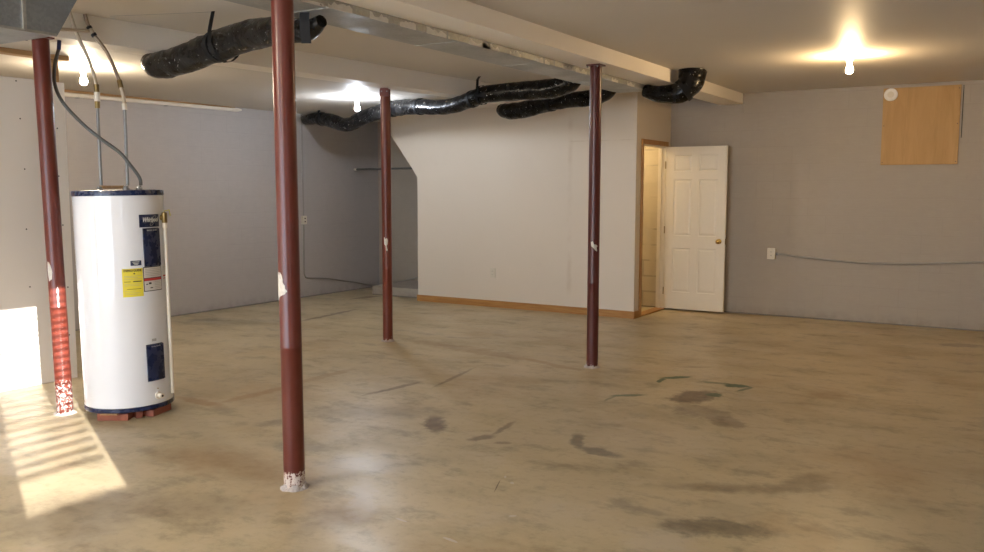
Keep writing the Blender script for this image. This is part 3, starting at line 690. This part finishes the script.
# ------------------------------------------------------------------ sheet-metal ducts
dt = thing('main_duct', 'long galvanised sheet-metal duct hung along the left side of the centre beam', 'duct', (-3.449, 1.0, 2.472))
bm = bmesh.new(); prism(bm, [(0, 0), (7.33, 0), (7.33, .166), (0, .166)], 0, -.176, .176)
obj('duct_body', bm, M['galv_light'], dt, bevel=.003)
for y in (1.35, 2.65, 3.9, 5.05, 6.3):
    obj('seam', B((-.178, .176, y-.012, y+.012, -.003, 0.0), (-.180, -.176, y-.012, y+.012, -.003, .16)), M['galv_light'], dt)
obj('corner_flange', B((.173, .1785, 0, 2.6, -.005, .010)), M['foil'], dt)
rnd = random.Random(3)
for k in range(15):
    y = 1.9+k*.34+rnd.uniform(-.1, .1); L = rnd.uniform(.08, .28)
    bm = bmesh.new(); n = 8; up_ = [(y+L*i/n, rnd.uniform(.010, .040)) for i in range(n+1)]
    prism(bm, [(y, -.003)]+[(y+L, -.003)]+up_[::-1], 0, .1762, .1782); obj('mastic_patch', bm, M['mastic'], dt)
for y in (3.76, 5.08, 5.25): obj('hanger_strap', B((.1785, .1795, y-.010, y+.010, -.004, .043)), M['galv'], dt)

sd = thing('supply_plenum', 'grey galvanised duct box with seams in the upper left corner over the red post', 'duct', (-4.69, 1.0, 2.30))
bm = bmesh.new(); prism(bm, [(0, 0), (1.80, 0), (2.0, .338), (0, .338)], 0, -.285, .28); obj('duct_body', bm, M['galv'], sd, bevel=.003)
for y, w in ((1.62, .009), (1.40, .028)): obj('standing_seam', B((.2805, .291, y-w, y+w, .004, .336), ), M['galv_light'], sd)
obj('bottom_flange', B((.276, .288, 0, 1.79, -.006, .008)), M['galv_light'], sd)
for y, z in ((1.50, .17), (1.28, .12)):
    bm = bmesh.new(); lathe(bm, [(.005, 0), (.005, .003), (0, .004)], 10, (.2805, y, z), Matrix.Rotation(PI/2, 4, 'Y')); obj('screw', bm, M['steel'], sd)

# ------------------------------------------------------------------ black insulated flexible ducts
def flex(label, pts, r, seed, straps=(), bands=(), n=10, radii=None):
    t = thing('flexible_duct', label, 'duct', pts[0], 'black wrapped flexible ducts'); off = Vector(pts[0])
    pp = spline([Vector(p)-off for p in pts], n)
    rad = None
    if radii:
        rad = []
        for i in range(len(radii)-1): rad += [radii[i]+(radii[i+1]-radii[i])*k/n for k in range(n)]
        rad.append(radii[-1])
    bm = bmesh.new(); sweep(bm, pp, r, 28, .07, seed, rad); obj('sleeve', bm, M['wrap'], t, smooth=True)
    for b in bands:
        i = int(b*(len(pp)-1)); bm = bmesh.new(); d_ = (pp[min(i+1, len(pp)-1)]-pp[i-1]).normalized()
        sweep(bm, [pp[i]-d_*.022, pp[i]-d_*.0215, pp[i]+d_*.0215, pp[i]+d_*.022], 0, 28, radii=[(rad[i] if rad else r)*q for q in (.9, 1.075, 1.075, .9)]); obj('tape_band', bm, M['dark'], t, smooth=True)
    return t, pp, off
def ribbon(bm, pts, w, wd, th=.0015):
    pts = [Vector(p) for p in pts]; wd = Vector(wd).normalized()*w/2; g = []
    for i, p in enumerate(pts):
        d_ = (pts[min(i+1, len(pts)-1)]-pts[max(i-1, 0)]).normalized(); nn = d_.cross(wd).normalized()*th/2
        g.append([bm.verts.new(p+wd*s1+nn*s2) for s1, s2 in ((-1, -1), (1, -1), (1, 1), (-1, 1))])
    for a_, b_ in zip(g, g[1:]):
        for k in range(4): bm.faces.new((a_[k], a_[(k+1) % 4], b_[(k+1) % 4], b_[k]))
    bm.faces.new(g[0]); bm.faces.new(g[-1][::-1])
def strap(t, off, pts, w, wd):
    bm = bmesh.new(); ribbon(bm, [Vector(p)-off for p in pts], w, wd); return obj('hanger_strap', bm, M['dark'], t)
def loop(c, axis, r, zc, n=14, a0=0, a1=2*PI):
    c = Vector(c); ax = Vector(axis).normalized(); s = ax.cross(Vector((0, 0, 1))).normalized()
    return [c+Vector((0, 0, 1))*math.cos(a0+(a1-a0)*i/n)*r+s*math.sin(a0+(a1-a0)*i/n)*r for i in range(n+1)]
# nearest: from the main duct, under the left beam and up into the ceiling behind it
t1, pp, off = flex('nearest black wrapped flexible duct, strapped up at upper left beyond the thick red post',
    [(-3.40, 3.72, 2.425), (-3.53, 3.75, 2.395), (-3.82, 3.82, 2.425), (-4.22, 3.93, 2.445), (-4.66, 4.0, 2.405), (-4.93, 4.05, 2.380), (-5.14, 4.09, 2.366), (-5.29, 4.11, 2.366), (-5.38, 4.12, 2.385), (-5.43, 4.12, 2.408)], .092, 1,
    bands=(.42,), radii=[.035, .060, .082, .094, .096, .098, .096, .094, .078, .055])
strap(t1, off, [(-4.555, 3.966, 2.638), (-4.53, 3.93, 2.58), (-4.50, 3.885, 2.50), (-4.485, 3.868, 2.42), (-4.475, 3.885, 2.36)], .032, (1, .1, 0))
strap(t1, off, loop((-4.47, 3.985, 2.415), (1, -.08, .1), .1035, 0), .04, (1, -.08, .1))
strap(t1, off, [(-3.47, 3.66, 2.471), (-3.468, 3.655, 2.42), (-3.465, 3.655, 2.36), (-3.46, 3.66, 2.300)], .055, (.85, .5, 0))
bm = bmesh.new(); sweep(bm, [Vector((-5.24, 3.702, 2.632))-off, Vector((-4.555, 3.966, 2.634))-off], .0012, 5); obj('hanger_wire', bm, M['greyprint'], t1)
# middle: long run toward the left wall
t2, pp, off = flex('longest black wrapped flexible duct, sagging across to the far left corner behind the rust post',
    [(-3.645, 7.43, 2.545), (-3.75, 7.45, 2.490), (-3.97, 7.5, 2.454), (-4.33, 7.55, 2.460), (-4.76, 7.6, 2.452), (-4.99, 7.66, 2.415), (-5.35, 7.78, 2.374), (-5.83, 7.95, 2.412), (-6.23, 8.1, 2.43), (-6.597, 8.25, 2.423), (-6.957, 8.35, 2.375), (-7.33, 8.45, 2.300), (-7.72, 8.6, 2.375), (-8.12, 8.76, 2.43), (-8.42, 8.86, 2.435)], .085, 2,
    bands=(.345, .50, .60, .90), radii=[.08, .09, .092, .09, .086, .082, .080, .085, .088, .088, .086, .085, .088, .08, .065])
strap(t2, off, [(-4.828, 7.60, 2.638), (-4.815, 7.54, 2.60), (-4.80, 7.51, 2.52), (-4.80, 7.50, 2.45)], .03, (1, 0, 0))
strap(t2, off, loop((-4.80, 7.607, 2.45), (1, -.2, 0), .097, 0), .03, (1, -.1, 0))
strap(t2, off, [(-7.93, 8.60, 2.518), (-7.92, 8.57, 2.48), (-7.90, 8.56, 2.42), (-7.90, 8.58, 2.36)], .03, (1, .2, 0))
# lower short one beside it
t3, pp, off = flex('short lower black wrapped flexible duct hanging just below the longest one near the partition',
    [(-3.645, 8.22, 2.545), (-3.74, 8.27, 2.475), (-3.93, 8.3, 2.437), (-4.27, 8.35, 2.43), (-4.55, 8.42, 2.405), (-4.76, 8.46, 2.375), (-4.98, 8.5, 2.366), (-5.09, 8.52, 2.380), (-5.15, 8.53, 2.405)], .08, 3,
    bands=(.44,), radii=[.075, .08, .082, .082, .085, .092, .09, .08, .055])
# elbow at the far end of the main duct, under the centre beam and up into the ceiling
t4, pp, off = flex('black wrapped elbow duct hooking under the centre beam up to the ceiling near the door',
    [(-3.27, 8.16, 2.46), (-3.15, 8.15, 2.425), (-3.02, 8.15, 2.412), (-2.90, 8.15, 2.425), (-2.835, 8.18, 2.49), (-2.82, 8.21, 2.555), (-2.82, 8.23, 2.622)], .085, 4,
    bands=(.55,), radii=[.06, .078, .092, .102, .116, .126, .134])

# ------------------------------------------------------------------ wall fittings
def outlet(name, label, x, y, z, w=.072, h=.115, face='y', slots=True, d=.012, group=None):
    t = thing(name, label, 'outlet', (x, y, z), group)
    if face == 'y':
        obj('cover_plate', B((-w/2, w/2, -d, 0, -h/2, h/2)), M['plate'], t, bevel=.003)
        if slots:
            for s in (-1, 1):
                r_ = obj('receptacle', B((-.016, .016, -d-.002, -d-.0002, s*.022-.013, s*.022+.013)), M['plate'], t, bevel=.001)
                obj('slot', B((-.008, -.005, -d-.003, -d-.0021, s*.022-.004, s*.022+.006), (.005, .008, -d-.003, -d-.0021, s*.022-.004, s*.022+.006)), M['slot'], r_)
    else:
        obj('cover_plate', B((0, d, -w/2, w/2, -h/2, h/2)), M['plate'], t, bevel=.003)
        if slots:
            for s in (-1, 1): obj('slot', B((d+.0002, d+.0015, -.012, .012, s*.022-.008, s*.022+.008)), M['slot'], t)
    return t
outlet('wall_outlet', 'small beige outlet low on the beige partition wall above the baseboard', -5.801, YP-.0003, .44, .078, .125)
outlet('outlet_box', 'cream surface outlet box on the grey back wall right of the door', -2.589, YB-.0005, .745, .095, .13, d=.045)
multi('wall_conduit', 'thin grey conduit sagging along the back wall from the cream outlet box', 'conduit', [
    ('tube', [(-2.540, YB-.016, .745), (-2.45, YB-.016, .742), (-2.267, YB-.016, .722), (-1.9, YB-.016, .695), (-1.506, YB-.016, .680), (-1.0, YB-.016, .700), (-.39, YB-.016, .742), (.3, YB-.016, .80)], .0125, M['conduit'], 6),
    ('connector', [(-2.540, YB-.016, .745), (-2.515, YB-.016, .744)], .0155, M['steel'], 1)])
outlet('outlet_box', 'cream switch box on the thin vertical conduit of the far left wall', XL+.0005, 8.909, 1.076, .075, .115, face='x', d=.04)
cx_ = XL+.012
multi('wall_conduit', 'thin painted conduit running down the left wall and along its foot into the corner', 'conduit', [
    ('upper_riser', [(cx_, 8.909, 2.515), (cx_, 8.909, 1.136)], .009, M['paintedpipe'], 1),
    ('lower_run', [(cx_, 8.909, 1.014), (cx_, 8.90, .45), (cx_, 8.91, .31), (cx_, 8.99, .262), (cx_, 9.33, .232), (cx_, 9.736, .160), (cx_, 10.06, .10), (cx_, 10.30, .045), (cx_+.02, 10.50, .035)], .009, M['conduit'], 6),
    ('corner_run', [(cx_+.02, 10.50, .035), (-8.48, YB-.02, .035), (-8.29, YB-.012, .07), (-8.05, YB-.012, .12), (-7.80, YB-.012, .182), (-7.3, YB-.012, .30)], .009, M['conduit'], 6)])
multi('hanging_rod', 'dark horizontal rod with a white end cap under the slanted stair edge', 'rod', [
    ('bar', [(-8.50, 10.0, 1.79), (-7.08, 10.0, 1.80)], .016, M['cable'], 1),
    ('end_cap', [(-8.548, 10.0, 1.79), (-8.50, 10.0, 1.79)], .017, M['pvc'], 1)])
t = thing('plywood_cover', 'tan plywood board fixed high on the back wall near the ceiling', 'board', (-1.065, YB, 0))
obj('sheet', B((-.378, .378, -.014, -.0005, 1.772, 2.605)), M['ply'], t, bevel=.002)
for x_ in (-.36, .36):
    for z_ in (1.80, 2.2, 2.57):
        bm = bmesh.new(); lathe(bm, [(.005, 0), (.005, .001), (0, .0015)], 10, (x_, -.0141, z_), R); obj('screw', bm, M['slot'], t)
t = thing('vent_cap', 'round white disc at the top left corner of the plywood board', 'vent', (-1.367, YB-.0145, 2.535))
bm = bmesh.new(); lathe(bm, [(.070, 0), (.070, .008), (.062, .013), (.05, .011), (0, .011)], 40, (0, 0, 0), R); obj('cover', bm, M['socket'], t, smooth=True)
bm = bmesh.new(); lathe(bm, [(.034, .0112), (.034, .0135), (.028, .0140), (0, .0140)], 32, (0, 0, 0), R); obj('center_disc', bm, M['plate'], t, smooth=True)
o = obj('wall_seam', B((-.668, -.662, YB-.008, YB-.002, 2.05, 2.60)), M['dark']); tag(o, 'thin dark strip drawing the wall seam right of the plywood board', 'wire')  # dark strip drawing a seam in the wall

# ------------------------------------------------------------------ light and camera
sun = bpy.data.lights.new('sun', 'SUN'); sun.energy = SUN; sun.angle = math.radians(.28); sun.color = (1, .96, .92)
so = bpy.data.objects.new('sun', sun); C.objects.link(so)
so.rotation_euler = Vector((-1, .50, -.245)).to_track_quat('-Z', 'Y').to_euler()
w = bpy.data.worlds.new('sky'); bpy.context.scene.world = w; w.use_nodes = True
bg = w.node_tree.nodes['Background']; bg.inputs[0].default_value = (.72, .84, 1, 1); bg.inputs[1].default_value = SKY
def add_fill_light(loc, rot, sx, sy, e, col):
    l = bpy.data.lights.new('added_fill', 'AREA'); l.shape = 'RECTANGLE'; l.size = sx; l.size_y = sy; l.energy = e; l.color = col
    o = bpy.data.objects.new('added_fill', l); C.objects.link(o); o.location = loc; o.rotation_euler = rot; return o
add_fill_light(((nx0+nx1)/2, YN-.20, (nz0+nz1)/2), (PI/2, 0, PI), 4.7, 2.0, FILL, (1, .975, .94))  # area fill light added behind the wide near window
pl = bpy.data.lights.new('closet_bulb', 'POINT'); pl.energy = CLOSET; pl.color = (1, .78, .45); pl.shadow_soft_size = .04
po = bpy.data.objects.new('closet_bulb', pl); C.objects.link(po); po.location = (-4.9, 10.0, 2.35)

cd = bpy.data.cameras.new('camera'); cam = bpy.data.objects.new('camera', cd); C.objects.link(cam); bpy.context.scene.camera = cam
yaw, pit, rol, fpx = .5517, .0986, .0013, 872.5752
fw = Vector((-math.sin(yaw)*math.cos(pit), math.cos(yaw)*math.cos(pit), -math.sin(pit)))
r = Vector((math.cos(yaw), math.sin(yaw), 0)); u = r.cross(fw); c_, s_ = math.cos(rol), math.sin(rol)
r2, u2 = r*c_+u*s_, -r*s_+u*c_
m = Matrix((r2, u2, -fw)).transposed().to_4x4(); m.translation = Vector((0, 0, 1.4959)); cam.matrix_world = m
cd.sensor_width = 36; cd.lens = fpx*36/984; cd.clip_start = .05
vs = bpy.context.scene.view_settings
vs.view_transform = 'Standard'; vs.look = 'None'; vs.gamma = 1; vs.use_curve_mapping = False; vs.exposure = EXPO
